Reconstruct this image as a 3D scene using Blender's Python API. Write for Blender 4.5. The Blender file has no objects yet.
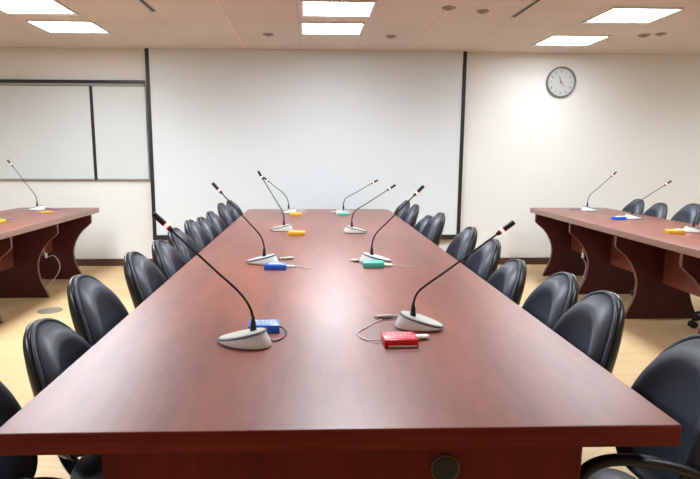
import bpy, bmesh, math, random
from mathutils import Vector, Matrix
random.seed(4)
PI = math.pi
S = bpy.context.scene
COL = S.collection

# ------------------------------------------------------------------ materials
def rgb(r, g, b):
    f = lambda c: ((c/255+.055)/1.055)**2.4 if c/255 > .04045 else c/255/12.92
    return (f(r), f(g), f(b), 1)

def mat(name, col, rough=.5, metal=0, spec=.5, coat=0, coat_rough=.1, emit=None, estr=0, noise=0, nscale=40, bump=0):
    m = bpy.data.materials.new(name); m.use_nodes = True
    nt = m.node_tree; b = nt.nodes['Principled BSDF']
    b.inputs['Base Color'].default_value = col
    b.inputs['Roughness'].default_value = rough
    b.inputs['Metallic'].default_value = metal
    b.inputs['Specular IOR Level'].default_value = spec
    b.inputs['Coat Weight'].default_value = coat
    b.inputs['Coat Roughness'].default_value = coat_rough
    if emit:
        b.inputs['Emission Color'].default_value = emit
        b.inputs['Emission Strength'].default_value = estr
    if noise or bump:
        tc = nt.nodes.new('ShaderNodeTexCoord')
        n = nt.nodes.new('ShaderNodeTexNoise'); n.inputs['Scale'].default_value = nscale; n.inputs['Detail'].default_value = 4
        nt.links.new(tc.outputs['Object'], n.inputs['Vector'])
        if noise:
            mx = nt.nodes.new('ShaderNodeMix'); mx.data_type = 'RGBA'
            mx.inputs['A'].default_value = tuple(c*(1-noise) for c in col[:3])+(1,)
            mx.inputs['B'].default_value = tuple(min(1, c*(1+noise)) for c in col[:3])+(1,)
            nt.links.new(n.outputs['Fac'], mx.inputs['Factor']); nt.links.new(mx.outputs['Result'], b.inputs['Base Color'])
        if bump:
            bp = nt.nodes.new('ShaderNodeBump'); bp.inputs['Strength'].default_value = bump; bp.inputs['Distance'].default_value = .002
            nt.links.new(n.outputs['Fac'], bp.inputs['Height']); nt.links.new(bp.outputs['Normal'], b.inputs['Normal'])
    return m

def wood(name, c1, c2, stretch, rough, coat, coat_rough=.2, scale=1.0, spec=.5):
    m = bpy.data.materials.new(name); m.use_nodes = True
    nt = m.node_tree; b = nt.nodes['Principled BSDF']
    tc = nt.nodes.new('ShaderNodeTexCoord')
    mp = nt.nodes.new('ShaderNodeMapping'); mp.inputs['Scale'].default_value = stretch
    n1 = nt.nodes.new('ShaderNodeTexNoise'); n1.inputs['Scale'].default_value = 3*scale; n1.inputs['Detail'].default_value = 6
    n1.inputs['Distortion'].default_value = .8
    n2 = nt.nodes.new('ShaderNodeTexNoise'); n2.inputs['Scale'].default_value = 22*scale; n2.inputs['Detail'].default_value = 3
    ad = nt.nodes.new('ShaderNodeMix'); ad.data_type = 'FLOAT'; ad.inputs['Factor'].default_value = .35
    rp = nt.nodes.new('ShaderNodeValToRGB')
    rp.color_ramp.elements[0].position = .32; rp.color_ramp.elements[0].color = c1
    rp.color_ramp.elements[1].position = .68; rp.color_ramp.elements[1].color = c2
    L = nt.links.new
    L(tc.outputs['Object'], mp.inputs['Vector']); L(mp.outputs['Vector'], n1.inputs['Vector']); L(mp.outputs['Vector'], n2.inputs['Vector'])
    L(n1.outputs['Fac'], ad.inputs['A']); L(n2.outputs['Fac'], ad.inputs['B']); L(ad.outputs['Result'], rp.inputs['Fac'])
    L(rp.outputs['Color'], b.inputs['Base Color'])
    b.inputs['Roughness'].default_value = rough; b.inputs['Specular IOR Level'].default_value = spec
    b.inputs['Coat Weight'].default_value = coat; b.inputs['Coat Roughness'].default_value = coat_rough
    return m

M = {}
M['wood_top'] = wood('mahogany_top', rgb(98, 42, 27), rgb(142, 71, 48), (1.6, .3, 1), .5, .8, .38)
M['wood_edge'] = wood('mahogany_edge', rgb(100, 26, 14), rgb(136, 48, 28), (.35, .35, 6), .55, 0, .3, spec=.22)
M['wood_panel'] = wood('mahogany_panel', rgb(98, 24, 15), rgb(124, 36, 23), (3, 3, .3), .5, 0, .3, spec=.25)
M['wood_leg'] = wood('mahogany_leg', rgb(66, 22, 20), rgb(84, 30, 26), (3, 3, .3), .5, .1, .3)
M['wood_modesty'] = wood('mahogany_modesty', rgb(96, 46, 32), rgb(120, 60, 42), (.3, 3, 3), .45, .1, .3)
M['band'] = mat('edge_band', rgb(104, 68, 58), .45)
M['side_edge_sheen'] = mat('side_table_edge_sheen', rgb(150, 118, 104), .4, coat=.3)  # paler than the main table edge: reflected light put into the colour
M['leather'] = mat('black_leather', rgb(54, 62, 73), .45, spec=.6, noise=.06, nscale=9, bump=.12)
M['shell'] = mat('black_plastic', rgb(30, 32, 35), .32, spec=.6)
M['plastic'] = mat('matte_black_plastic', rgb(24, 25, 27), .45)
M['chrome'] = mat('grey_metal', rgb(150, 150, 150), .3, metal=1)
M['mic_base'] = mat('mic_light_grey', rgb(222, 223, 221), .35, noise=.02)
M['mic_top'] = mat('mic_top_grey', rgb(196, 197, 193), .35, noise=.02)
M['mic_trim'] = mat('mic_trim_blue_grey', rgb(84, 94, 108), .35)
M['mic_dark'] = mat('mic_black', rgb(26, 25, 24), .42, noise=.1)
M['mic_foot'] = mat('mic_rubber', rgb(40, 36, 34), .7)
M['ring_white'] = mat('ring_white', rgb(250, 240, 235), .3, emit=rgb(255, 235, 225), estr=.6)
M['ring_red'] = mat('ring_red', rgb(200, 50, 35), .3, emit=rgb(255, 60, 35), estr=.5)
M['steel'] = mat('plug_steel', rgb(170, 170, 166), .35, metal=.7)
M['cable_w'] = mat('white_cable', rgb(205, 200, 198), .5)
M['cable_k'] = mat('black_cable', rgb(40, 38, 38), .5)
M['white_pl'] = mat('white_plastic', rgb(235, 236, 234), .4)
BOX = {'red': rgb(222, 28, 38), 'blue': rgb(34, 102, 218), 'yellow': rgb(230, 176, 40), 'teal': rgb(68, 186, 164)}
for k, c in BOX.items():
    M['box_'+k] = mat('box_'+k, c, .35, coat=.3)
for k, c in (('red', (232, 170, 180)), ('blue', (190, 206, 232)), ('yellow', (228, 180, 70)), ('teal', (110, 196, 180))): M['print_'+k] = mat('print_'+k, rgb(*c), .5)
M['wall'] = mat('cream_wall', rgb(229, 230, 226), .8, noise=.012, nscale=3)
M['base'] = mat('baseboard_brown', rgb(84, 56, 44), .45)
M['screen'] = mat('screen_white', rgb(220, 228, 231), .75)
M['black'] = mat('black_border', rgb(30, 31, 33), .5)
M['blind'] = mat('blind_fabric', rgb(208, 214, 213), .8, noise=.015, nscale=60)
M['rail'] = mat('rail_black', rgb(34, 33, 34), .45)
M['rail_l'] = mat('rail_grey', rgb(150, 148, 142), .45)
M['pane'] = mat('dark_pane', rgb(36, 37, 40), .25)
M['lamp'] = mat('lamp_diffuser', rgb(255, 255, 255), .5, emit=(.92, 1.0, 1.07, 1), estr=11)
M['lampframe'] = mat('lamp_frame', rgb(236, 234, 230), .4)
M['clock_rim'] = mat('clock_rim', rgb(122, 128, 132), .35, metal=.2)
M['clock_face'] = mat('clock_face', rgb(214, 218, 216), .5)
M['clock_ink'] = mat('clock_ink', rgb(92, 96, 100), .5)
M['vent'] = mat('vent_dark', rgb(48, 40, 37), .6)
M['det'] = mat('detector_grey', rgb(150, 136, 124), .6)
M['outlet'] = mat('outlet_grey', rgb(132, 126, 112), .5, metal=.3)
M['grommet'] = mat('grommet_black', rgb(42, 46, 50), .6, noise=.08)
M['brass'] = mat('grommet_ring', rgb(124, 84, 64), .4)

def glass():
    m = bpy.data.materials.new('clock_glass'); m.use_nodes = True
    nt = m.node_tree; nt.nodes.clear()
    o = nt.nodes.new('ShaderNodeOutputMaterial'); mx = nt.nodes.new('ShaderNodeMixShader')
    t = nt.nodes.new('ShaderNodeBsdfTransparent'); g = nt.nodes.new('ShaderNodeBsdfGlossy'); g.inputs['Roughness'].default_value = .04
    mx.inputs[0].default_value = .06; nt.links.new(t.outputs[0], mx.inputs[1]); nt.links.new(g.outputs[0], mx.inputs[2]); nt.links.new(mx.outputs[0], o.inputs[0])
    return m
M['glass'] = glass()

def floor_mat():
    m = bpy.data.materials.new('beech_floor'); m.use_nodes = True
    nt = m.node_tree; b = nt.nodes['Principled BSDF']; L = nt.links.new
    tc = nt.nodes.new('ShaderNodeTexCoord')
    br = nt.nodes.new('ShaderNodeTexBrick')
    br.inputs['Color1'].default_value = rgb(204, 172, 126); br.inputs['Color2'].default_value = rgb(212, 182, 137)
    br.inputs['Mortar'].default_value = rgb(180, 146, 100); br.inputs['Scale'].default_value = 1
    br.inputs['Mortar Size'].default_value = .0015; br.inputs['Brick Width'].default_value = 1.2; br.inputs['Row Height'].default_value = .19
    n = nt.nodes.new('ShaderNodeTexNoise'); mp = nt.nodes.new('ShaderNodeMapping'); mp.inputs['Scale'].default_value = (1.2, 14, 1)
    n.inputs['Scale'].default_value = 2.5; n.inputs['Detail'].default_value = 5
    mx = nt.nodes.new('ShaderNodeMix'); mx.data_type = 'RGBA'; mx.blend_type = 'MULTIPLY'; mx.inputs['Factor'].default_value = .35
    rp = nt.nodes.new('ShaderNodeValToRGB'); rp.color_ramp.elements[0].color = (.72, .66, .58, 1); rp.color_ramp.elements[0].position = .3; rp.color_ramp.elements[1].position = .7
    L(tc.outputs['Object'], br.inputs['Vector']); L(tc.outputs['Object'], mp.inputs['Vector']); L(mp.outputs['Vector'], n.inputs['Vector'])
    L(n.outputs['Fac'], rp.inputs['Fac']); L(br.outputs['Color'], mx.inputs['A']); L(rp.outputs['Color'], mx.inputs['B'])
    L(mx.outputs['Result'], b.inputs['Base Color'])
    b.inputs['Roughness'].default_value = .42
    return m
M['floor'] = floor_mat()

def ceil_mat():
    m = bpy.data.materials.new('ceiling_tiles'); m.use_nodes = True
    nt = m.node_tree; b = nt.nodes['Principled BSDF']; L = nt.links.new
    tc = nt.nodes.new('ShaderNodeTexCoord')
    mp = nt.nodes.new('ShaderNodeMapping'); mp.inputs['Location'].default_value = (.74+.622*20, .6*20+.1, 0)
    br = nt.nodes.new('ShaderNodeTexBrick'); br.offset = 0
    br.inputs['Color1'].default_value = rgb(218, 208, 201); br.inputs['Color2'].default_value = rgb(215, 204, 197)
    br.inputs['Mortar'].default_value = rgb(196, 184, 176); br.inputs['Scale'].default_value = 1
    br.inputs['Mortar Size'].default_value = .004; br.inputs['Brick Width'].default_value = .622; br.inputs['Row Height'].default_value = .6
    L(tc.outputs['Object'], mp.inputs['Vector']); L(mp.outputs['Vector'], br.inputs['Vector'])
    n = nt.nodes.new('ShaderNodeTexNoise'); n.inputs['Scale'].default_value = 2.2; n.inputs['Detail'].default_value = 5
    mx = nt.nodes.new('ShaderNodeMix'); mx.data_type = 'RGBA'; mx.blend_type = 'MULTIPLY'; mx.inputs['Factor'].default_value = .25
    rp = nt.nodes.new('ShaderNodeValToRGB'); rp.color_ramp.elements[0].color = (.8, .78, .76, 1); rp.color_ramp.elements[0].position = .35; rp.color_ramp.elements[1].position = .65
    L(tc.outputs['Object'], n.inputs['Vector']); L(n.outputs['Fac'], rp.inputs['Fac'])
    L(br.outputs['Color'], mx.inputs['A']); L(rp.outputs['Color'], mx.inputs['B']); L(mx.outputs['Result'], b.inputs['Base Color'])
    b.inputs['Roughness'].default_value = .85
    return m
M['ceil'] = ceil_mat()

# ------------------------------------------------------------------ mesh helpers
def box(bm, x0, x1, y0, y1, z0, z1, bev=0, seg=2):
    v = [bm.verts.new((x, y, z)) for z in (z0, z1) for y in (y0, y1) for x in (x0, x1)]
    F = [(0, 2, 3, 1), (4, 5, 7, 6), (0, 1, 5, 4), (2, 6, 7, 3), (0, 4, 6, 2), (1, 3, 7, 5)]
    fs = [bm.faces.new([v[i] for i in f]) for f in F]
    if bev:
        es = {e for f in fs for e in f.edges}
        bmesh.ops.bevel(bm, geom=list(es), offset=bev, segments=seg, affect='EDGES', profile=.5)
    return fs

def prism(bm, pts, axis, a0, a1):
    """closed outline pts (2-D) extruded along axis from a0 to a1"""
    def P(p, a):
        return {'x': (a, p[0], p[1]), 'y': (p[0], a, p[1]), 'z': (p[0], p[1], a)}[axis]
    A = [bm.verts.new(P(p, a0)) for p in pts]; B = [bm.verts.new(P(p, a1)) for p in pts]
    n = len(pts)
    bm.faces.new(A[::-1]); bm.faces.new(B)
    for i in range(n):
        bm.faces.new((A[i], A[(i+1) % n], B[(i+1) % n], B[i]))

def rings(bm, R, cap0=True, cap1=True):
    """loft between rings of points"""
    V = [[bm.verts.new(p) for p in r] for r in R]
    n = len(V[0])
    for a, b in zip(V, V[1:]):
        for i in range(n):
            bm.faces.new((a[i], a[(i+1) % n], b[(i+1) % n], b[i]))
    if cap0: bm.faces.new(V[0][::-1])
    if cap1: bm.faces.new(V[-1])
    return V

def lathe(bm, prof, c=(0, 0, 0), seg=24, axis='z'):
    R = []
    for r, h in prof:
        ring = []
        for i in range(seg):
            a = 2*PI*i/seg; u, v = r*math.cos(a), r*math.sin(a)
            p = {'z': (u, v, h), 'y': (u, h, v), 'x': (h, u, v)}[axis]
            ring.append((p[0]+c[0], p[1]+c[1], p[2]+c[2]))
        R.append(ring)
    rings(bm, R)

def tube(bm, pts, rad, seg=8, flat=None, cyc=False):
    """tube along pts; rad a number or list; flat=(a,b) scales of the two cross axes"""
    P = [Vector(p) for p in pts]; n = len(P)
    rr = rad if isinstance(rad, (list, tuple)) else [rad]*n
    R = []; up = Vector((0, 0, 1)); prev = None
    for i in range(n):
        if cyc: t = (P[(i+1) % n]-P[i-1]).normalized()
        else: t = (P[min(i+1, n-1)]-P[max(i-1, 0)]).normalized()
        if prev is None:
            u = t.cross(up)
            if u.length < 1e-3: u = t.cross(Vector((0, 1, 0)))
            u.normalize()
        else:
            u = (prev-t*prev.dot(t)).normalized()
        prev = u; w = t.cross(u)
        a, b = flat or (1, 1)
        R.append([P[i]+(u*math.cos(2*PI*k/seg)*a+w*math.sin(2*PI*k/seg)*b)*rr[i] for k in range(seg)])
    if cyc:
        V = [[bm.verts.new(p) for p in r] for r in R]
        for i in range(n):
            a, b = V[i], V[(i+1) % n]
            for k in range(seg): bm.faces.new((a[k], a[(k+1) % seg], b[(k+1) % seg], b[k]))
    else:
        rings(bm, R)

def smooth_path(pts, n=10):
    """Catmull-Rom through pts"""
    P = [Vector(p) for p in pts]; P = [2*P[0]-P[1]]+P+[2*P[-1]-P[-2]]
    out = []
    for i in range(1, len(P)-2):
        for k in range(n):
            t = k/n; a, b, c, d = P[i-1:i+3]
            out.append(.5*((2*b)+(c-a)*t+(2*a-5*b+4*c-d)*t*t+(3*b-a-3*c+d)*t**3))
    out.append(P[-2])
    return out

def obj(name, bm, m, parent=None, smooth=False, subsurf=0, loc=None, rotz=0):
    me = bpy.data.meshes.new(name)
    bmesh.ops.recalc_face_normals(bm, faces=bm.faces[:])
    bm.to_mesh(me); bm.free()
    for mm in (m if isinstance(m, (list, tuple)) else [m]): me.materials.append(mm)
    if smooth:
        me.polygons.foreach_set('use_smooth', [True]*len(me.polygons))
        if smooth == 'auto':
            import numpy as np
            try: me.set_sharp_from_angle(angle=math.radians(38))
            except Exception: pass
    o = bpy.data.objects.new(name, me); COL.objects.link(o)
    if subsurf:
        s = o.modifiers.new('smooth', 'SUBSURF'); s.levels = s.render_levels = subsurf
    if parent: o.parent = parent
    if loc: o.location = loc
    o.rotation_euler.z = rotz
    return o

def N(): return bmesh.new()

def tag(o, label, cat, group=None):
    o['label'] = label; o['category'] = cat
    if group: o['group'] = group
    return o

def thing(name, label, cat, loc=(0, 0, 0), rotz=0, group=None):
    o = bpy.data.objects.new(name, None); COL.objects.link(o)
    o.empty_display_size = .1; o.location = loc; o.rotation_euler.z = rotz
    return tag(o, label, cat, group)

def struct(name, bm, m, parent=None, **k):
    o = obj(name, bm, m, parent, **k)
    if not parent: o['kind'] = 'structure'
    return o

def dup(root, label, loc, rotz=0):
    r = root.copy(); COL.objects.link(r); r.location = loc; r.rotation_euler = (0, 0, rotz); r['label'] = label
    for ch in root.children:
        c = ch.copy(); COL.objects.link(c); c.parent = r
        for g in ch.children:
            d = g.copy(); COL.objects.link(d); d.parent = c
    return r

# ------------------------------------------------------------------ the room
X0, X1, Y0, Y1, H = -6.2, 6.4, -3.0, 6.70, 2.523
def slab(name, m, *a):
    b = N(); box(b, *a); return struct(name, b, m)
slab('floor', M['floor'], X0-.1, X1+.1, Y0-.1, Y1+.1, -.1, 0)
slab('ceiling', M['ceil'], X0-.1, X1+.1, Y0-.1, Y1+.1, H, H+.1)
slab('wall_left', M['wall'], X0-.1, X0, Y0, Y1, 0, H)
slab('wall_right', M['wall'], X1, X1+.1, Y0, Y1, 0, H)
slab('wall_front', M['wall'], X0-.1, X1+.1, Y0-.1, Y0, 0, H)
# back wall with a window opening  x -4.25..-1.94, z 1.05..2.15
WX0, WX1, WZ0, WZ1 = -4.60, -1.955, 1.045, 2.14
b = N()
box(b, X0-.1, WX0, Y1, Y1+.12, 0, H); box(b, WX1, X1+.1, Y1, Y1+.12, 0, H)
box(b, WX0, WX1, Y1, Y1+.12, 0, WZ0); box(b, WX0, WX1, Y1, Y1+.12, WZ1, H)
struct('wall_back', b, M['wall'])
b = N(); box(b, X0, X1, Y1-.014, Y1, 0, .085, .004); struct('baseboard_back', b, M['base'])
b = N(); box(b, X0, X0+.014, Y0, Y1-.014, 0, .085, .004); struct('baseboard_left', b, M['base'])
b = N(); box(b, X1-.014, X1, Y0, Y1-.014, 0, .085, .004); struct('baseboard_right', b, M['base'])
# light T-bars in the ceiling (run away from the camera)
for i, x in enumerate((-.74, 1.125)):
    b = N(); box(b, x-.011, x+.011, Y0, Y1, H-.004, H+.002); struct('trim_%d' % (i+1), b, mat('t_bar_%d' % i, rgb(226, 208, 194), .5))
# window: frame and dark pane behind the blinds
b = N()
box(b, WX0, WX1, Y1+.05, Y1+.07, WZ0, WZ1)
w = struct('window_1', b, M['pane'])
b = N()
for a in ((WX0, WX1, WZ1-.03, WZ1), (WX0, WX1, WZ0, WZ0+.02), (WX0, WX0+.03, WZ0, WZ1), (WX1-.02, WX1, WZ0, WZ1)):
    box(b, a[0], a[1], Y1+.02, Y1+.09, a[2], a[3])
obj('window_frame', b, M['rail'], w)
# black head rail over the window with a thin grey channel below it
t = thing('blind_rail', 'long black head rail above the pale roller blinds', 'curtain rail', (WX0, Y1, 2.10))
b = N(); box(b, 0, WX1-WX0+.03, -.05, 0, .036, .07, .004); obj('rail_cover', b, M['rail'], t)
b = N(); box(b, 0, WX1-WX0+.03, -.042, 0, .006, .034, .004); obj('rail_channel', b, M['rail_l'], t)
b = N(); box(b, -2.534-.0175-WX0, -2.534+.0175-WX0, -.031, -.02, -1.07, 0.01, .003); us = obj('upright_strip', b, M['rail'], t); us['label'] = 'thin black upright strip between the two blinds'
def blind(x0, x1, label):
    t = thing('roller_blind', label, 'blind', ((x0+x1)/2, Y1-.03, 1.04), group='roller blinds over the window')
    h = (x1-x0)/2
    b = N(); n = 24
    R = []
    for i in range(n+1):
        z = .0+1.062*i/n
        R.append([(-h, .002, z), (h, .002, z), (h, -.001, z), (-h, -.001, z)])
    rings(b, R); obj('blind_fabric', b, M['blind'], t)
    b = N(); box(b, -h, h, -.006, .007, -.008, .008, .003); obj('hem_bar', b, M['rail_l'], t)
blind(-4.58, -2.553, 'wide pale grey-white roller blind left of the dark upright gap')
blind(-2.515, -1.918, 'narrow pale roller blind between the dark gap and the projection screen')
# projection screen
SY = Y1-.04
t = thing('projection_screen', 'large white projection screen with thin black border on back wall', 'screen', (-.05, SY, .33))
xl, xr, zt = -1.885+.05, 1.785+.05, H-.33
b = N(); box(b, xl+.03, xr-.03, -.004, 0, .04, zt-.001); obj('screen_surface', b, M['screen'], t)
b = N(); box(b, xl-.012, xl+.031, -.012, .004, 0, zt-.001, .002); obj('side_border', b, M['black'], t)
b = N(); box(b, xr-.031, xr+.012, -.012, .004, 0, zt-.001, .002); obj('side_border', b, M['black'], t)
b = N(); box(b, xl-.012, xr+.012, -.02, .006, -.01, .05, .005); obj('bottom_bar', b, M['black'], t)

# wall clock, 11:23
t = thing('wall_clock', 'round white wall clock with grey rim high on the back wall', 'clock', (2.937, Y1, 2.19))
b = N(); lathe(b, [(.168, 0), (.168, -.008), (.001, -.0085)], axis='y', seg=48); obj('clock_face', b, M['clock_face'], t)
b = N(); R = []
for k in range(48):
    a = 2*PI*k/48; ca, sa = math.cos(a), math.sin(a)
    R.append([(r*ca, y, r*sa) for r, y in ((.158, -.006), (.158, -.03), (.166, -.036), (.176, -.032), (.178, -.015), (.176, 0), (.162, 0))])
V = [[b.verts.new(p) for p in r] for r in R]
for i in range(48):
    for j in range(7):
        b.faces.new((V[i][j], V[(i+1) % 48][j], V[(i+1) % 48][(j+1) % 7], V[i][(j+1) % 7]))
obj('clock_rim', b, M['clock_rim'], t, smooth=True)
def text_mesh(s, size):
    c = bpy.data.curves.new('numeral', 'FONT'); c.body = s; c.size = size; c.align_x = 'CENTER'; c.align_y = 'CENTER'; c.extrude = .0008
    o = bpy.data.objects.new('numeral', c); COL.objects.link(o)
    me = bpy.data.meshes.new_from_object(o.evaluated_get(bpy.context.evaluated_depsgraph_get()))
    bpy.data.objects.remove(o); bpy.data.curves.remove(c); return me
for h in range(1, 13):
    me = text_mesh(str(h), .043); me.materials.append(M['clock_ink'])
    o = bpy.data.objects.new('numeral', me); COL.objects.link(o); o.parent = t
    a = PI/2-h*PI/6; o.location = (.125*math.cos(a), -.0095, .125*math.sin(a)); o.rotation_euler = (PI/2, 0, 0)
def hand(name, deg, ln, wd, yy):
    b = N(); d = math.radians(90-deg); u = Vector((math.cos(d), 0, math.sin(d))); n = Vector((-math.sin(d), 0, math.cos(d)))
    pts = [u*-.02+n*wd, u*-.02-n*wd, u*ln-n*wd*.5, u*ln+n*wd*.5]
    prism(b, [(p.x, p.z) for p in pts], 'y', yy, yy-.0015); obj(name, b, M['clock_ink'], t)
hand('hour_hand', 341, .075, .006, -.012); hand('minute_hand', 138, .075, .0045, -.015)
b = N(); lathe(b, [(.010, -.009), (.010, -.018), (.001, -.019)], axis='y', seg=16); obj('hub', b, M['clock_ink'], t)
b = N(); R = []
lathe(b, [(.159, -.026), (.13, -.029), (.08, -.031), (.03, -.0318), (.001, -.032)], axis='y', seg=48)
obj('clock_glass', b, M['glass'], t, smooth=True)

# ceiling lights
LAMP = 13
def light(xc, yc, d, label, grp, w=.55):
    t = thing('ceiling_light', label, 'ceiling light', (xc, yc, H), group=grp)
    b = N(); fw = .018
    for a in ((-w/2-fw, w/2+fw, -d/2-fw, -d/2), (-w/2-fw, w/2+fw, d/2, d/2+fw+.05), (-w/2-fw, -w/2, -d/2, d/2), (w/2, w/2+fw, -d/2, d/2)):
        box(b, a[0], a[1], a[2], a[3], -.014, -.001)
    obj('light_frame', b, M['lampframe'], t)
    b = N(); box(b, -w/2, w/2, -d/2, d/2, -.011, -.002); obj('diffuser', b, M['lamp'], t)
    la = bpy.data.lights.new('lamp', 'AREA'); la.shape = 'RECTANGLE'; la.size = w-.02; la.size_y = d-.02; la.energy = LAMP if yc < 5.2 else LAMP*.15; la.spread = math.radians(152); la.color = (.92, 1.0, 1.07)
    lo = bpy.data.objects.new('lamp', la); COL.objects.link(lo); lo.parent = t; lo.location = (0, 0, -.0125)
lv = 'fluorescent panels near the screen'
light(-2.28, 4.80, .43, 'glowing ceiling panel at upper left, nearer of the left pair', lv)
light(-2.27, 5.55, .43, 'glowing ceiling panel above the roller blinds, farther of the left pair', lv)
light(.21, 4.77, .43, 'glowing ceiling panel over the long table, nearer of the middle pair', lv)
light(.19, 5.50, .44, 'glowing ceiling panel above the projection screen, farther of the middle pair', lv)
light(2.71, 4.87, .45, 'glowing ceiling panel at upper right, nearer of the right pair', lv)
light(2.68, 5.93, .44, 'glowing ceiling panel above the wall clock, farther of the right pair', lv)
nr = 'added unseen ceiling panels'  # panels out of view, added for overall brightness and the tabletop glare
light(-2.28, 3.95, .43, 'added unseen ceiling panel of the left row, just outside the photo top', nr)
light(-2.28, 3.20, .43, 'added unseen ceiling panel of the left row, second outside the photo top', nr)
light(2.69, 3.75, .43, 'added unseen ceiling panel of the right row, just outside the photo top', nr)
light(.21, 2.6, .43, 'added unseen ceiling panel of the middle row, just outside the photo top', nr)
light(5.17, 4.85, .43, 'added unseen ceiling panel beyond the right photo edge', nr)  # this and the next added out of view to brighten the wall ends
light(-4.77, 4.85, .43, 'added unseen ceiling panel beyond the left photo edge', nr)
light(-2.28, 1.1, .43, 'added unseen ceiling panel of the left row, beside the camera', nr)
light(2.69, 1.1, .43, 'added unseen ceiling panel of the right row, beside the camera', nr)

# ceiling slots, detectors
def slot(x, y0, y1, label):
    t = thing('air_slot', label, 'air vent', (x, (y0+y1)/2, H), group='dark air slots in the ceiling')
    h = (y1-y0)/2
    b = N(); box(b, -.018, .018, -h, h, -.003, -.0005); obj('slot_opening', b, M['vent'], t)
    b = N(); box(b, .018, .024, -h, h, -.006, -.0005); box(b, -.024, -.018, -h, h, -.006, -.0005); obj('slot_rim', b, M['ceil'], t)
slot(-1.32, 3.8, 4.96, 'dark air slot in the ceiling right of the left lights')
slot(1.74, 3.8, 5.0, 'dark air slot in the ceiling left of the right lights')
def detector(x, y, r, label):
    t = thing('sprinkler_head', label, 'sprinkler', (x, y, H), group='small grey ceiling discs')
    b = N(); lathe(b, [(r, -.0005), (r, -.008), (r*.85, -.012), (.001, -.013)], seg=24); obj('cover_plate', b, M['det'], t)
    b = N(); lathe(b, [(r*.45, -.012), (r*.4, -.02), (.001, -.022)], seg=16); obj('sensor', b, M['det'], t)
detector(-.435, 5.82, .052, 'small grey ceiling disc left of the light above the screen')
detector(.80, 5.85, .052, 'small grey ceiling disc right of the light above the screen')
detector(1.11, 4.72, .055, 'small grey ceiling disc nearest the top middle-right edge of the photo')
detector(1.42, 4.82, .05, 'small grey ceiling disc beside the right air slot')
detector(3.30, 5.68, .055, 'small grey ceiling disc, left of the two by the right lights')
detector(3.42, 5.60, .05, 'small grey ceiling disc, right of the two by the right lights')

# floor outlet
t = thing('floor_outlet', 'flat round grey floor outlet plate beside the left table', 'floor outlet', (-2.26, 4.74, 0))
b = N(); lathe(b, [(.10, .0005), (.10, .004), (.094, .007), (.001, .007)], seg=32); obj('cover_plate', b, M['outlet'], t, smooth='auto')
b = N(); box(b, -.035, .035, -.028, .028, .0068, .009, .001); obj('lid', b, M['outlet'], t)

# ------------------------------------------------------------------ main table
TL, TR, TN, TF, TT = -.692, .831, 1.1464, 6.07, .75
def tabletop(x0, x1, y0, y1, ch, parent, th=.05, edge=None):
    """slab with chamfered far corners, softly rounded edges; wood top, edge band material on the sides"""
    b = N()
    pts = [(x0, y0), (x1, y0), (x1, y1-ch), (x1-ch, y1), (x0+ch, y1), (x0, y1-ch)]
    prism(b, pts, 'z', TT-th, TT)
    es = [e for e in b.edges if all(abs(v.co.z-TT) < 1e-6 for v in e.verts)] + [e for e in b.edges if abs(e.verts[0].co.z-e.verts[1].co.z) > .01]
    bmesh.ops.bevel(b, geom=es, offset=.005, segments=3, affect='EDGES', profile=.5)
    bmesh.ops.recalc_face_normals(b, faces=b.faces[:])
    for f in b.faces: f.material_index = 0 if (f.normal.z > .95) else 1
    return obj('tabletop', b, [M['wood_top'], edge or M['wood_edge']], parent, smooth='auto')

def hourglass(x0, x1, wl, fl):
    """outline in (x,z): top x0..x1, waist inset wl, foot inset fl"""
    half = [(0, .70), (0, .61), (.03, .578), (.085, .53), (.13, .47), (.165, .40), (.185, .33), (.188, .27), (.18, .20), (.16, .13), (.13, .06), (.11, 0)]
    k = wl/.188
    L = [(x0+d*k, z) for d, z in half]; R = [(x1-d*k, z) for d, z in half]
    return L + R[::-1]

mt = thing('conference_table', 'long reddish mahogany conference table with eight microphones in the centre', 'table', ((TL+TR)/2, (TN+TF)/2, 0))
mx, my = mt.location.x, mt.location.y
tabletop(TL-mx, TR-mx, TN-my, TF-my, .06, mt)
for y in (1.17, 5.98):
    b = N(); box(b, -.470-mx, .619-mx, y-my, y+.03-my, 0, .699, .002); obj('end_panel', b, M['wood_panel'], mt)
for x in (-.16, .30):
    b = N(); box(b, x-.015-mx, x+.015-mx, 1.20-my, 5.98-my, .06, .699, .002); obj('long_panel', b, M['wood_panel'], mt)
for y in (2.3, 3.4, 4.5):
    b = N(); box(b, -.145-mx, .285-mx, y-my, y+.03-my, 0, .699, .002); obj('cross_panel', b, M['wood_panel'], mt)
b = N(); lathe(b, [(.030, .001), (.030, -.006), (.027, -.009), (.001, -.0095)], axis='y', seg=32)
gr = obj('cable_grommet', b, M['grommet'], mt, smooth='auto', loc=(.302-mx, 1.17-my, .641)); gr['label'] = 'round black cable hole cover on the end panel'
b = N()
R = []
for k in range(32):
    a = 2*PI*k/32
    R.append([(r*math.cos(a), y, r*math.sin(a)) for r, y in ((.0295, 0), (.0295, -.006), (.033, -.006), (.034, 0))])
V = [[b.verts.new(p) for p in r] for r in R]
for i in range(32):
    for j in range(4): b.faces.new((V[i][j], V[(i+1) % 32][j], V[(i+1) % 32][(j+1) % 4], V[i][(j+1) % 4]))
obj('grommet_ring', b, M['brass'], gr, smooth=True)

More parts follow.
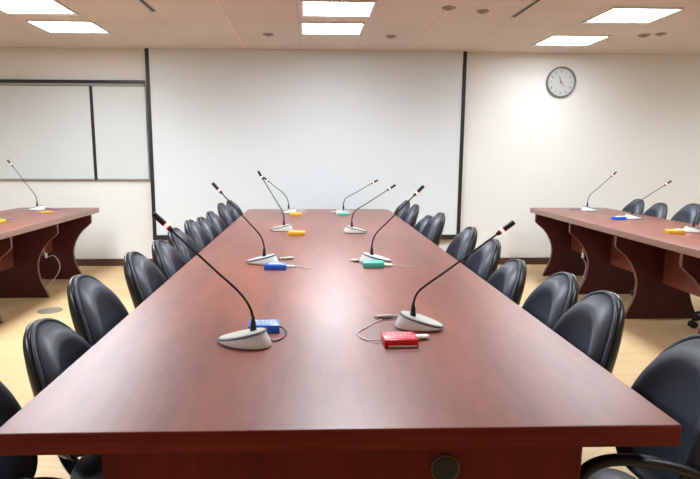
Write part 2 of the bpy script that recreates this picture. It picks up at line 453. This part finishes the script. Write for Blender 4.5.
# ------------------------------------------------------------------ side tables
def side_table(x0, x1, yf, yn, panels, label):
    t = thing('side_table', label, 'table', ((x0+x1)/2, (yf+yn)/2, 0))
    cx, cy = t.location.x, t.location.y
    tabletop(x0-cx, x1-cx, yn-cy, yf-cy, .03, t, edge=M['side_edge_sheen'])
    px0, px1 = x0+.012-cx, x1-.012-cx
    for y in panels:
        out = hourglass(px0, px1, .205, .1)
        b = N(); prism(b, out, 'y', y-.015-cy, y+.015-cy); lp = obj('leg_panel', b, M['wood_leg'], t)
        n = len(out)//2
        for seq in (out[:n], out[n:][::-1]):
            b = N(); s = -1 if seq[0][0] < 0 else 1
            A = [[(p[0], y-.0155-cy, p[1]), (p[0], y+.0155-cy, p[1]), (p[0]+s*.002, y+.0155-cy, p[1]), (p[0]+s*.002, y-.0155-cy, p[1])] for p in seq]
            rings(b, A); eb = obj('edge_band', b, M['band'], lp); eb['label'] = 'paler edge strip of the leg panel'
    ys = sorted(panels)
    b = N(); box(b, -.012, .012, ys[0]-cy, ys[-1]-cy, .30, .699, .002); obj('modesty_panel', b, M['wood_modesty'], t)
    return t
side_table(2.459, 3.335, 6.227, 1.6, (6.05, 5.224, 4.407, 3.59, 2.77, 1.95), 'right-hand mahogany side table with curved leg panels')
side_table(-3.22, -2.343, 6.238, 1.6, (5.99, 5.20, 4.395, 3.59, 2.78, 1.97), 'left-hand mahogany side table near the roller blinds')

# ------------------------------------------------------------------ chairs
def back_x(z): return -.20-.10*(z-.50)/.38
def outline(n=56):
    out = []
    for i in range(n):
        a = 2*PI*i/n; c, s = math.cos(a), math.sin(a)
        if s >= 0:
            y = .166*math.copysign(abs(c)**.88, c); z = .62+.26*abs(s)**.92
        else:
            y = .166*math.copysign(abs(c)**.5, c)*(1-.06*abs(s)); z = .62-.15*abs(s)**.7
        out.append((y, z))
    return out
OUT = outline(); CZ = .56
def bpt(i, r, h):
    y, z = OUT[i]; y, z = y*r, CZ+(z-CZ)*r
    return (back_x(z)+.062*(y/.2)**2+h, y, z)
def make_chair(label):
    t = thing('office_chair', label, 'chair', group='black conference chairs')
    n = len(OUT)
    # padded front: hollow centre, raised ridge, slope to the seam
    b = N()
    prof = [(1.0, -.004), (1.0, .010), (.985, .020), (.955, .036), (.91, .051), (.86, .060), (.81, .059), (.75, .051), (.66, .042), (.52, .036), (.30, .033), (.12, .031), (.02, .031)]
    rings(b, [[bpt(i, r, h) for i in range(n)] for r, h in prof], cap0=True, cap1=True)
    obj('backrest', b, M['leather'], t, smooth=True)
    b = N()
    prof = [(.90, -.002), (1.02, -.004), (1.03, -.012), (1.02, -.022), (.96, -.034), (.85, -.042), (.5, -.046), (.1, -.047)]
    rings(b, [[bpt(i, r, h) for i in range(n)] for r, h in prof]); bs = obj('back_shell', b, M['shell'], t, smooth=True)
    b = N(); tube(b, [bpt(i, 1.018, .004) for i in range(n)], .0065, 6, cyc=True); obj('piping', b, M['leather'], bs, smooth=True)
    # seat cushion
    b = N(); R = []
    def sq(k, z, dx=0):
        r = []
        for i in range(40):
            a = 2*PI*i/40; c, s = math.cos(a), math.sin(a)
            r.append((.187*k*math.copysign(abs(c)**.55, c)-.013+dx, .178*k*math.copysign(abs(s)**.55, s), z))
        return r
    rings(b, [sq(.55, .362), sq(.93, .368), sq(1.0, .385), sq(1.0, .408), sq(.97, .428), sq(.88, .440), sq(.6, .442), sq(.2, .438)])
    obj('seat', b, M['leather'], t, smooth=True)
    b = N(); box(b, -.11, .11, -.07, .07, .335, .364, .008)
    tube(b, smooth_path([(-.10, 0, .35), (-.20, 0, .365), (-.252, 0, .45), (-.268, 0, .56)], 6), .026, 8, flat=(1.5, .55))
    obj('seat_mechanism', b, M['plastic'], t, smooth='auto')
    for s in (-1, 1):
        b = N()
        pts = smooth_path([(-.215, s*.155, .545), (-.195, s*.160, .580), (-.12, s*.163, .622), (-.02, s*.163, .645), (.07, s*.163, .645), (.12, s*.162, .61), (.118, s*.161, .53), (.07, s*.15, .42), (.03, s*.13, .364)], 6)
        tube(b, pts, .017, 10, flat=(1.15, .8)); obj('armrest', b, M['plastic'], t, smooth=True)
    b = N(); lathe(b, [(.028, .10), (.028, .22), (.020, .225), (.020, .295), (.034, .30), (.034, .338)], seg=16); obj('gas_column', b, M['plastic'], t, smooth='auto')
    b = N(); lathe(b, [(.04, .075), (.045, .09), (.045, .115), (.032, .125)], seg=16)
    for k in range(5):
        a = PI/2+2*PI*k/5; d = Vector((math.cos(a), math.sin(a), 0))
        P = [d*.03+Vector((0, 0, .098)), d*.10+Vector((0, 0, .09)), d*.165+Vector((0, 0, .076)), d*.19+Vector((0, 0, .066))]
        tube(b, P, [.026, .022, .018, .012], 8, flat=(1, .7))
    obj('star_base', b, M['plastic'], t, smooth='auto')
    for k in range(5):
        a = PI/2+2*PI*k/5; d = Vector((math.cos(a), math.sin(a), 0)); n2 = Vector((-math.sin(a), math.cos(a), 0))
        b = N()
        for q in (-1, 1):
            c = d*.183+n2*q*.013+Vector((0, 0, .0275))
            R = []
            for r, off in ((.018, -.010), (.026, -.007), (.027, 0), (.026, .007), (.018, .010)):
                R.append([c+n2*off+d*r*math.cos(2*PI*j/16)+Vector((0, 0, r*math.sin(2*PI*j/16))) for j in range(16)])
            rings(b, R)
        tube(b, [d*.183+Vector((0, 0, .028)), d*.185+Vector((0, 0, .07))], .008, 8)
        obj('caster', b, M['plastic'], t, smooth='auto')
    return t

UP = ('backrest', 'back_shell', 'seat', 'seat_mechanism', 'armrest')
def place(src, first, label, xt, y, zt, side, yaw=0):
    """side +1: chair faces +x (stands left of a table); xt,zt: top of the back"""
    loc = (xt+side*.30, y, 0); rz = (0 if side > 0 else PI)+math.radians(yaw)
    if first: c = src; c.location = loc; c.rotation_euler.z = rz; c['label'] = label
    else: c = dup(src, label, loc, rz)
    lift = zt-.886
    for ch in c.children:
        if ch.name.split('.')[0] in UP: ch.location.z = lift
    return c

chair = make_chair('chair')
first = True
LEFT = [(-.935, 1.325, .86), (-.865, 1.735, .820), (-.885, 2.102, .885), (-.845, 2.60, .886), (-.835, 3.02, .878), (-.85, 3.42, .892), (-.845, 3.84, .892), (-.845, 4.24, .866), (-.85, 4.66, .866), (-.84, 5.16, .893), (-.842, 5.72, .872)]
ORD = ['nearest', 'second', 'third', 'fourth', 'fifth', 'sixth', 'seventh', 'eighth', 'ninth', 'tenth', 'farthest']
for i, (x, y, z) in enumerate(LEFT):
    lab = {0: 'black leather chair at the left front corner of the long table',
           10: 'black leather chair farthest back on the left side of the long table'}.get(i, 'black leather chair on the left side of the long table, %s from the front' % ORD[i])
    place(chair, first, lab, x, y, z, 1); first = False
RIGHT = [(1.058, 1.36, .876), (1.01, 1.815, .882), (1.06, 2.235, .858), (1.02, 2.68, .831), (1.035, 3.10, .868), (1.04, 3.57, .876), (1.035, 4.42, .880), (1.03, 4.86, .81), (1.005, 5.36, .862), (.99, 5.78, .866)]
for i, (x, y, z) in enumerate(RIGHT):
    lab = {0: 'black leather chair at the right front corner of the long table',
           9: 'black leather chair farthest back on the right side of the long table'}.get(i, 'black leather chair on the right side of the long table, %s from the front' % ORD[i])
    place(chair, False, lab, x, y, z, -1)
for i, (x, y, z, a) in enumerate([(3.50, 5.85, .875, 'behind the right side table, leftmost of three backs over it'), (3.50, 5.46, .869, 'behind the right side table, middle of three backs over it'),
                       (3.515, 5.00, .903, 'behind the right side table, rightmost of three backs over it'), (3.505, 4.13, .87, 'under the right side table, only its star base in view')]):
    c = place(chair, False, 'black leather chair '+a, x, y, z, -1)
    for ch in c.children:
        if ch.name.split('.')[0] in ('star_base', 'caster'): ch.rotation_euler.z = math.radians(-22 if i == 3 else 0); ch.scale = (1.13, 1.13, 1.0) if i == 3 else (1, 1, 1)
for i, (x, y, z, a) in enumerate([(-3.37, 5.72, .87, 'base between the far leg panels'), (-3.39, 4.96, .87, 'caster beside the second leg panel')]):
    place(chair, False, 'black leather chair behind the left side table, '+a, x, y, z, 1)

# ------------------------------------------------------------------ microphones
def microphone(label, x, y, side, neck, bend, tip, rot=0, plug=None, big=1.0, group='gooseneck microphones'):
    """side -1: speaker sits on -x side. neck/bend/tip: (x, z) world points in the plane of the base"""
    t = thing('gooseneck_microphone', label, 'microphone', (x, y, TT), group=group)
    s = side; rr = math.radians(rot)*s
    def W(u, v, z):          # u towards the speaker, v across
        u2, v2 = u*math.cos(rr)-v*math.sin(rr), u*math.sin(rr)+v*math.cos(rr)
        return (s*u2*big, v2*big, z)
    n = 40
    def ring(cu, a, bb, z, tilt=0):
        R = []
        for i in range(n):
            an = 2*PI*i/n; c, q = math.cos(an), math.sin(an)
            u = cu+a*c; v = bb*q*(1-.12*c)
            R.append(W(u, v, z-tilt*(a*c)))
        return R
    b = N(); rings(b, [ring(.0, .078, .044, .0), ring(.002, .082, .047, .001), ring(.002, .082, .047, .004)]); obj('rubber_foot', b, M['mic_foot'], t, smooth='auto')
    TL_ = .25
    b = N(); rings(b, [ring(.0, .086, .050, .004), ring(.001, .088, .051, .008, .01), ring(.006, .085, .049, .018, .12), ring(.012, .080, .044, .0290, TL_)]); obj('microphone_base', b, M['mic_base'], t, smooth='auto')
    b = N(); rings(b, [ring(.012, .0805, .0445, .0285, TL_), ring(.012, .0825, .0465, .0305, TL_), ring(.012, .0825, .0465, .034, TL_), ring(.012, .079, .043, .0355, TL_)]); obj('trim_ring', b, M['mic_trim'], t, smooth='auto')
    b = N(); rings(b, [ring(.012, .0775, .0415, .0345, TL_), ring(.012, .076, .040, .037, TL_), ring(.012, .035, .02, .0381, TL_)])
    obj('top_plate', b, M['mic_top'], t, smooth='auto')
    # neck
    nx, nz = neck[0]-x, neck[1]-TT; bx, bz = bend[0]-x, bend[1]-TT; tx, tz = tip[0]-x, tip[1]-TT
    z0 = .040
    yb = 0
    d = Vector((tx-bx, 0, tz-bz)).normalized(); T = Vector((tx, yb, tz))
    cl = .045*big*1.05
    c0 = T-d*cl          # start of the capsule
    B = Vector((bx, yb, bz))
    path = [(nx, yb, z0), (nx, yb, nz+.01), (nx+.25*(bx-nx), yb, nz+.6*(bz-nz))]
    L = (c0-B).length
    path += [tuple(B+d*.02), tuple(B+d*L*.35), tuple(B+d*L*.7), tuple(c0)]
    sp = smooth_path(path, 8)
    b = N(); tube(b, sp, [.0048 - .0014*i/len(sp) for i in range(len(sp))], 8); g = obj('gooseneck', b, M['mic_dark'], t, smooth=True)
    b = N(); lathe(b, [(.0115, .030), (.0105, .050), (.0075, .075), (.0052, .092)], c=(nx, yb, 0), seg=16); obj('neck_collar', b, M['mic_dark'], t, smooth=True)
    def seg(name, a0, a1, r0, r1, m, lip=.0):
        b = N(); P = [c0+d*a0, c0+d*(a0+.001), c0+d*(a1-.001), c0+d*a1]
        tube(b, P, [r0*.8, r0, r1, r1*.8], 14); return obj(name, b, m, g, smooth='auto')
    k = big
    seg('capsule_body', -.030*k, -.014*k, .0055, .0088, M['mic_dark'])
    seg('light_ring', -.014*k, -.0105*k, .0092, .0092, M['ring_red'])
    seg('light_ring', -.0105*k, -.001*k, .0094, .0094, M['ring_white'])
    seg('light_ring', -.001*k, .002*k, .0092, .0092, M['ring_red'])
    seg('windscreen', .002*k, .047*k, .0090, .0090, M['mic_dark'])
    if plug:
        (px, py), ang = plug; a = math.radians(ang); u = Vector((math.cos(a), math.sin(a), 0)); c = Vector((px-x, py-y, .0085))
        b = N(); tube(b, [c-u*.042, c-u*.020, c-u*.018, c+u*.03, c+u*.031, c+u*.042], [.0055, .006, .008, .008, .005, .005], 12); pl = obj('cable_plug', b, M['steel'], t, smooth='auto')
        b = N(); e = c-u*.042; w = Vector((nx*.2, yb, .006)); mid = (e+w)/2+Vector((.0, .02, 0)); mid.z = .004; e2 = e-u*.015; e2.z = .005
        tube(b, smooth_path([e, e2, mid, w], 8), .0025, 6); obj('cable', b, M['cable_k'], t, smooth=True)
    return t

def dz(p, q): return p
microphone('gooseneck microphone nearest the front on the left, beside a blue box', -.212, 1.705, -1, (-.186, .80), (-.212, .905), (-.482, 1.167), rot=-18)
microphone('gooseneck microphone with a blue box at its foot, second from the front on the left', -.268, 3.02, -1, (-.262, .80), (-.275, .90), (-.534, 1.192), rot=-8, plug=((-.145, 3.13), 20))
microphone('gooseneck microphone with a yellow box at its foot, third from the front on the left', -.235, 4.33, -1, (-.219, .82), (-.222, .89), (-.414, 1.215), rot=-5)
microphone('gooseneck microphone with a yellow box, farthest back on the left of the long table', -.245, 5.66, -1, (-.238, .80), (-.272, .935), (-.492, 1.114), rot=-5, plug=((-.12, 5.76), 10))
microphone('gooseneck microphone nearest the front on the right, behind the red box', .368, 1.86, 1, (.349, .80), (.356, .875), (.686, 1.122), rot=-16, plug=((.272, 1.975), 186), big=.94)
microphone('gooseneck microphone with a teal box at its foot, second from the front on the right', .348, 3.04, 1, (.331, .80), (.340, .90), (.610, 1.176), rot=-12, plug=((.255, 3.06), 184))
microphone('gooseneck microphone with no box in front, third from the front on the right', .325, 4.22, 1, (.303, .81), (.315, .91), (.633, 1.116), rot=-5)
microphone('gooseneck microphone with a teal box, farthest back on the right of the long table', .325, 5.57, 1, (.314, .81), (.325, .90), (.657, 1.09), rot=0, plug=((.235, 5.66), 184))
gs = 'gooseneck microphones on the side tables'
microphone('gooseneck microphone at the far end of the right side table', 2.968, 5.86, 1, (2.945, .81), (2.955, .91), (3.233, 1.166), plug=((2.83, 5.93), 184), group=gs)
microphone('gooseneck microphone beside the blue box on the right side table', 3.015, 5.11, 1, (3.000, .81), (3.005, .88), (3.347, 1.107), group=gs)
microphone('gooseneck microphone beside the yellow box on the right side table, at the photo edge', 2.985, 4.22, 1, (2.975, .80), (2.985, .88), (3.235, 1.13), group=gs)
microphone('gooseneck microphone at the far end of the left side table', -2.905, 5.96, -1, (-2.893, .81), (-2.90, .90), (-3.16, 1.272), plug=((-2.74, 6.05), 10), group=gs)
microphone('gooseneck microphone cut off by the left photo edge on the left side table', -2.905, 5.06, -1, (-2.893, .81), (-2.90, .90), (-3.16, 1.20), plug=((-2.775, 5.13), 10), group=gs)

def hanging_cable(label, pts, pk):
    t = thing('hanging_cable', label, 'cable', pts[0], group='cables under the side tables')
    o = Vector(pts[0]); P = [Vector(p)-o for p in pts]
    b = N(); tube(b, smooth_path(P, 8), .004, 6); obj('cable', b, M['cable_w'], t, smooth=True)
    b = N(); tube(b, [P[pk]+Vector((0, 0, .03)), P[pk]+Vector((0, 0, .028)), P[pk]-Vector((0, 0, .018)), P[pk]-Vector((0, 0, .02))], [.006, .013, .013, .006], 10); obj('plug', b, M['white_pl'], t, smooth='auto')
hanging_cable('thin pale cable looping down under the left side table', [(-2.71, 5.62, .692), (-2.70, 5.62, .50), (-2.68, 5.62, .32), (-2.61, 5.62, .325), (-2.564, 5.62, .278), (-2.549, 5.62, .206), (-2.584, 5.62, .123), (-2.653, 5.62, .04), (-2.69, 5.60, .006)], 2)
hanging_cable('thin pale cable hanging under the right side table', [(2.79, 5.60, .692), (2.80, 5.60, .50), (2.808, 5.60, .307), (2.847, 5.60, .212), (2.833, 5.60, .106), (2.797, 5.60, .02), (2.76, 5.58, .006)], 2)

# ------------------------------------------------------------------ coloured boxes
def colour_box(colour, label, x, y, rot, w=.105, d=.075, h=.026, white_front=False, block=None, cable=None, plug=None, cable_mat='cable_w'):
    t = thing('plastic_box', label, 'box', (x, y, TT), math.radians(rot), 'small coloured plastic boxes')
    b = N(); box(b, -w/2, w/2, -d/2, d/2, 0, h, .003); obj('case', b, M['box_'+colour], t, smooth='auto')
    b = N(); rnd = random.Random(x*100)
    for j in range(4):          # printed rows on the lid
        xx = -w*.38
        while xx < w*.36:
            l = rnd.uniform(.006, .018); yy = -d*.30+j*d*.19
            box(b, xx, min(xx+l, w*.42), yy, yy+d*.11, h+.0001, h+.0006); xx += l+.003
    if colour not in ('red',) and y > 2: b.free(); b = N(); box(b, -w*.3, w*.3, -d*.2, d*.25, h+.0001, h+.0008)
    ll = obj('printed_label', b, M['print_'+colour], t); ll['label'] = 'paler print on the lid'
    if white_front:
        b = N(); box(b, -w*.38, w*.46, -d/2-.0006, -d/2+.001, .003, .0075); obj('front_strip', b, M['white_pl'], t)
    if block:
        b = N(); bx, by, bw, bd, bh = block; box(b, bx-bw/2, bx+bw/2, by-bd/2, by+bd/2, h+.0002 if abs(bx) < w/2 and abs(by) < d/2 else .0, (h+bh) if abs(bx) < w/2 and abs(by) < d/2 else bh, .002)
        obj('white_block', b, M['white_pl'], t)
    if plug:
        a0, a1, r = plug; b = N(); A, B = Vector(a0), Vector(a1); D = B-A
        tube(b, [A, A+D*.1, A+D*.9, B], [r*.7, r, r, r*.6], 12, flat=(1.25, .75)); obj('plug', b, M['white_pl'], t, smooth='auto')
    if cable:
        b = N(); tube(b, smooth_path(cable, 8), .0022, 6); obj('cable', b, M[cable_mat], t, smooth=True)
    return t
colour_box('red', 'red plastic box lying in front of the nearest right microphone', .278, 1.703, 1, .108, .082, .027, white_front=True,
           plug=((.053, .03, .011), (.104, .045, .008), .010), cable=[(-.054, .01, .010), (-.09, .025, .004), (-.115, .05, .003), (-.125, .10, .003), (-.09, .16, .003), (-.045, .225, .003), (-.022, .248, .005)])
colour_box('blue', 'blue plastic box behind the nearest left microphone', -.165, 1.85, 4, .105, .075, .027, block=(-.034, .0, .016, .03, .008), cable_mat='cable_k',
           cable=[(.052, .0, .012), (.068, -.01, .006), (.075, -.05, .003), (.06, -.10, .003), (.035, -.125, .003), (.02, -.122, .006)])
colour_box('blue', 'blue plastic box in front of the second left microphone', -.193, 2.885, 2, .115, .07, .027, plug=((.056, .02, .010), (.10, .03, .006), .007), cable=[(.095, .03, .006), (.13, .02, .003), (.16, -.01, .003), (.19, -.03, .003)])
colour_box('yellow', 'yellow plastic box in front of the third left microphone', -.115, 4.12, -4, .125, .09, .027)
colour_box('yellow', 'yellow plastic box in front of the farthest left microphone', -.158, 5.44, -2, .115, .09, .027)
colour_box('teal', 'teal plastic box in front of the second right microphone', .326, 2.925, 1, .112, .075, .029, plug=((.056, .0, .012), (.105, .0, .009), .010), cable=[(.10, .0, .009), (.14, .01, .003), (.18, -.02, .003), (.22, .0, .003)])
colour_box('teal', 'teal plastic box in front of the farthest right microphone', .303, 5.44, 0, .10, .08, .024)
colour_box('blue', 'blue plastic box on the right side table', 2.86, 5.08, 0, .11, .08, .026, block=(.02, .0, .06, .04, .006))
colour_box('yellow', 'yellow plastic box on the right side table', 2.79, 4.16, -8, .12, .08, .027, block=(.03, .0, .05, .04, .007))
colour_box('yellow', 'yellow plastic box in front of the far microphone on the left side table', -2.68, 5.71, 0, .10, .07, .012)
colour_box('yellow', 'yellow plastic box cut off by the left photo edge on the left side table', -2.72, 4.88, 0, .12, .08, .027)

# ------------------------------------------------------------------ camera, world, colour
f, pitch, yaw, roll, cu = 557.66, .1531, .0343, .0034, 331.03
cam = bpy.data.cameras.new('camera'); co = bpy.data.objects.new('camera', cam); COL.objects.link(co)
cam.sensor_fit = 'HORIZONTAL'; cam.sensor_width = 36; cam.lens = f*36/700; cam.shift_x = (350-cu)/700
cam.clip_start = .02
fw = Vector((math.sin(yaw)*math.cos(pitch), math.cos(yaw)*math.cos(pitch), -math.sin(pitch)))
rt = Vector((math.cos(yaw), -math.sin(yaw), 0)); up = rt.cross(fw)
c, s = math.cos(roll), math.sin(roll)
r2 = rt*c+up*s; u2 = up*c-rt*s      # image x,y axes turned by the roll
co.matrix_world = Matrix(((r2.x, u2.x, -fw.x, 0), (r2.y, u2.y, -fw.y, 0), (r2.z, u2.z, -fw.z, 1.35), (0, 0, 0, 1)))
S.camera = co
wd = bpy.data.worlds.new('world'); S.world = wd; wd.use_nodes = True
wd.node_tree.nodes['Background'].inputs[0].default_value = (.9, .95, 1, 1); wd.node_tree.nodes['Background'].inputs[1].default_value = .3
S.view_settings.view_transform = 'Standard'; S.view_settings.look = 'None'; S.view_settings.gamma = 1; S.view_settings.use_curve_mapping = False
S.view_settings.exposure = 0.62
try:
    S.cycles.use_denoising = True; S.cycles.max_bounces = 10; S.cycles.diffuse_bounces = 6
except Exception: pass
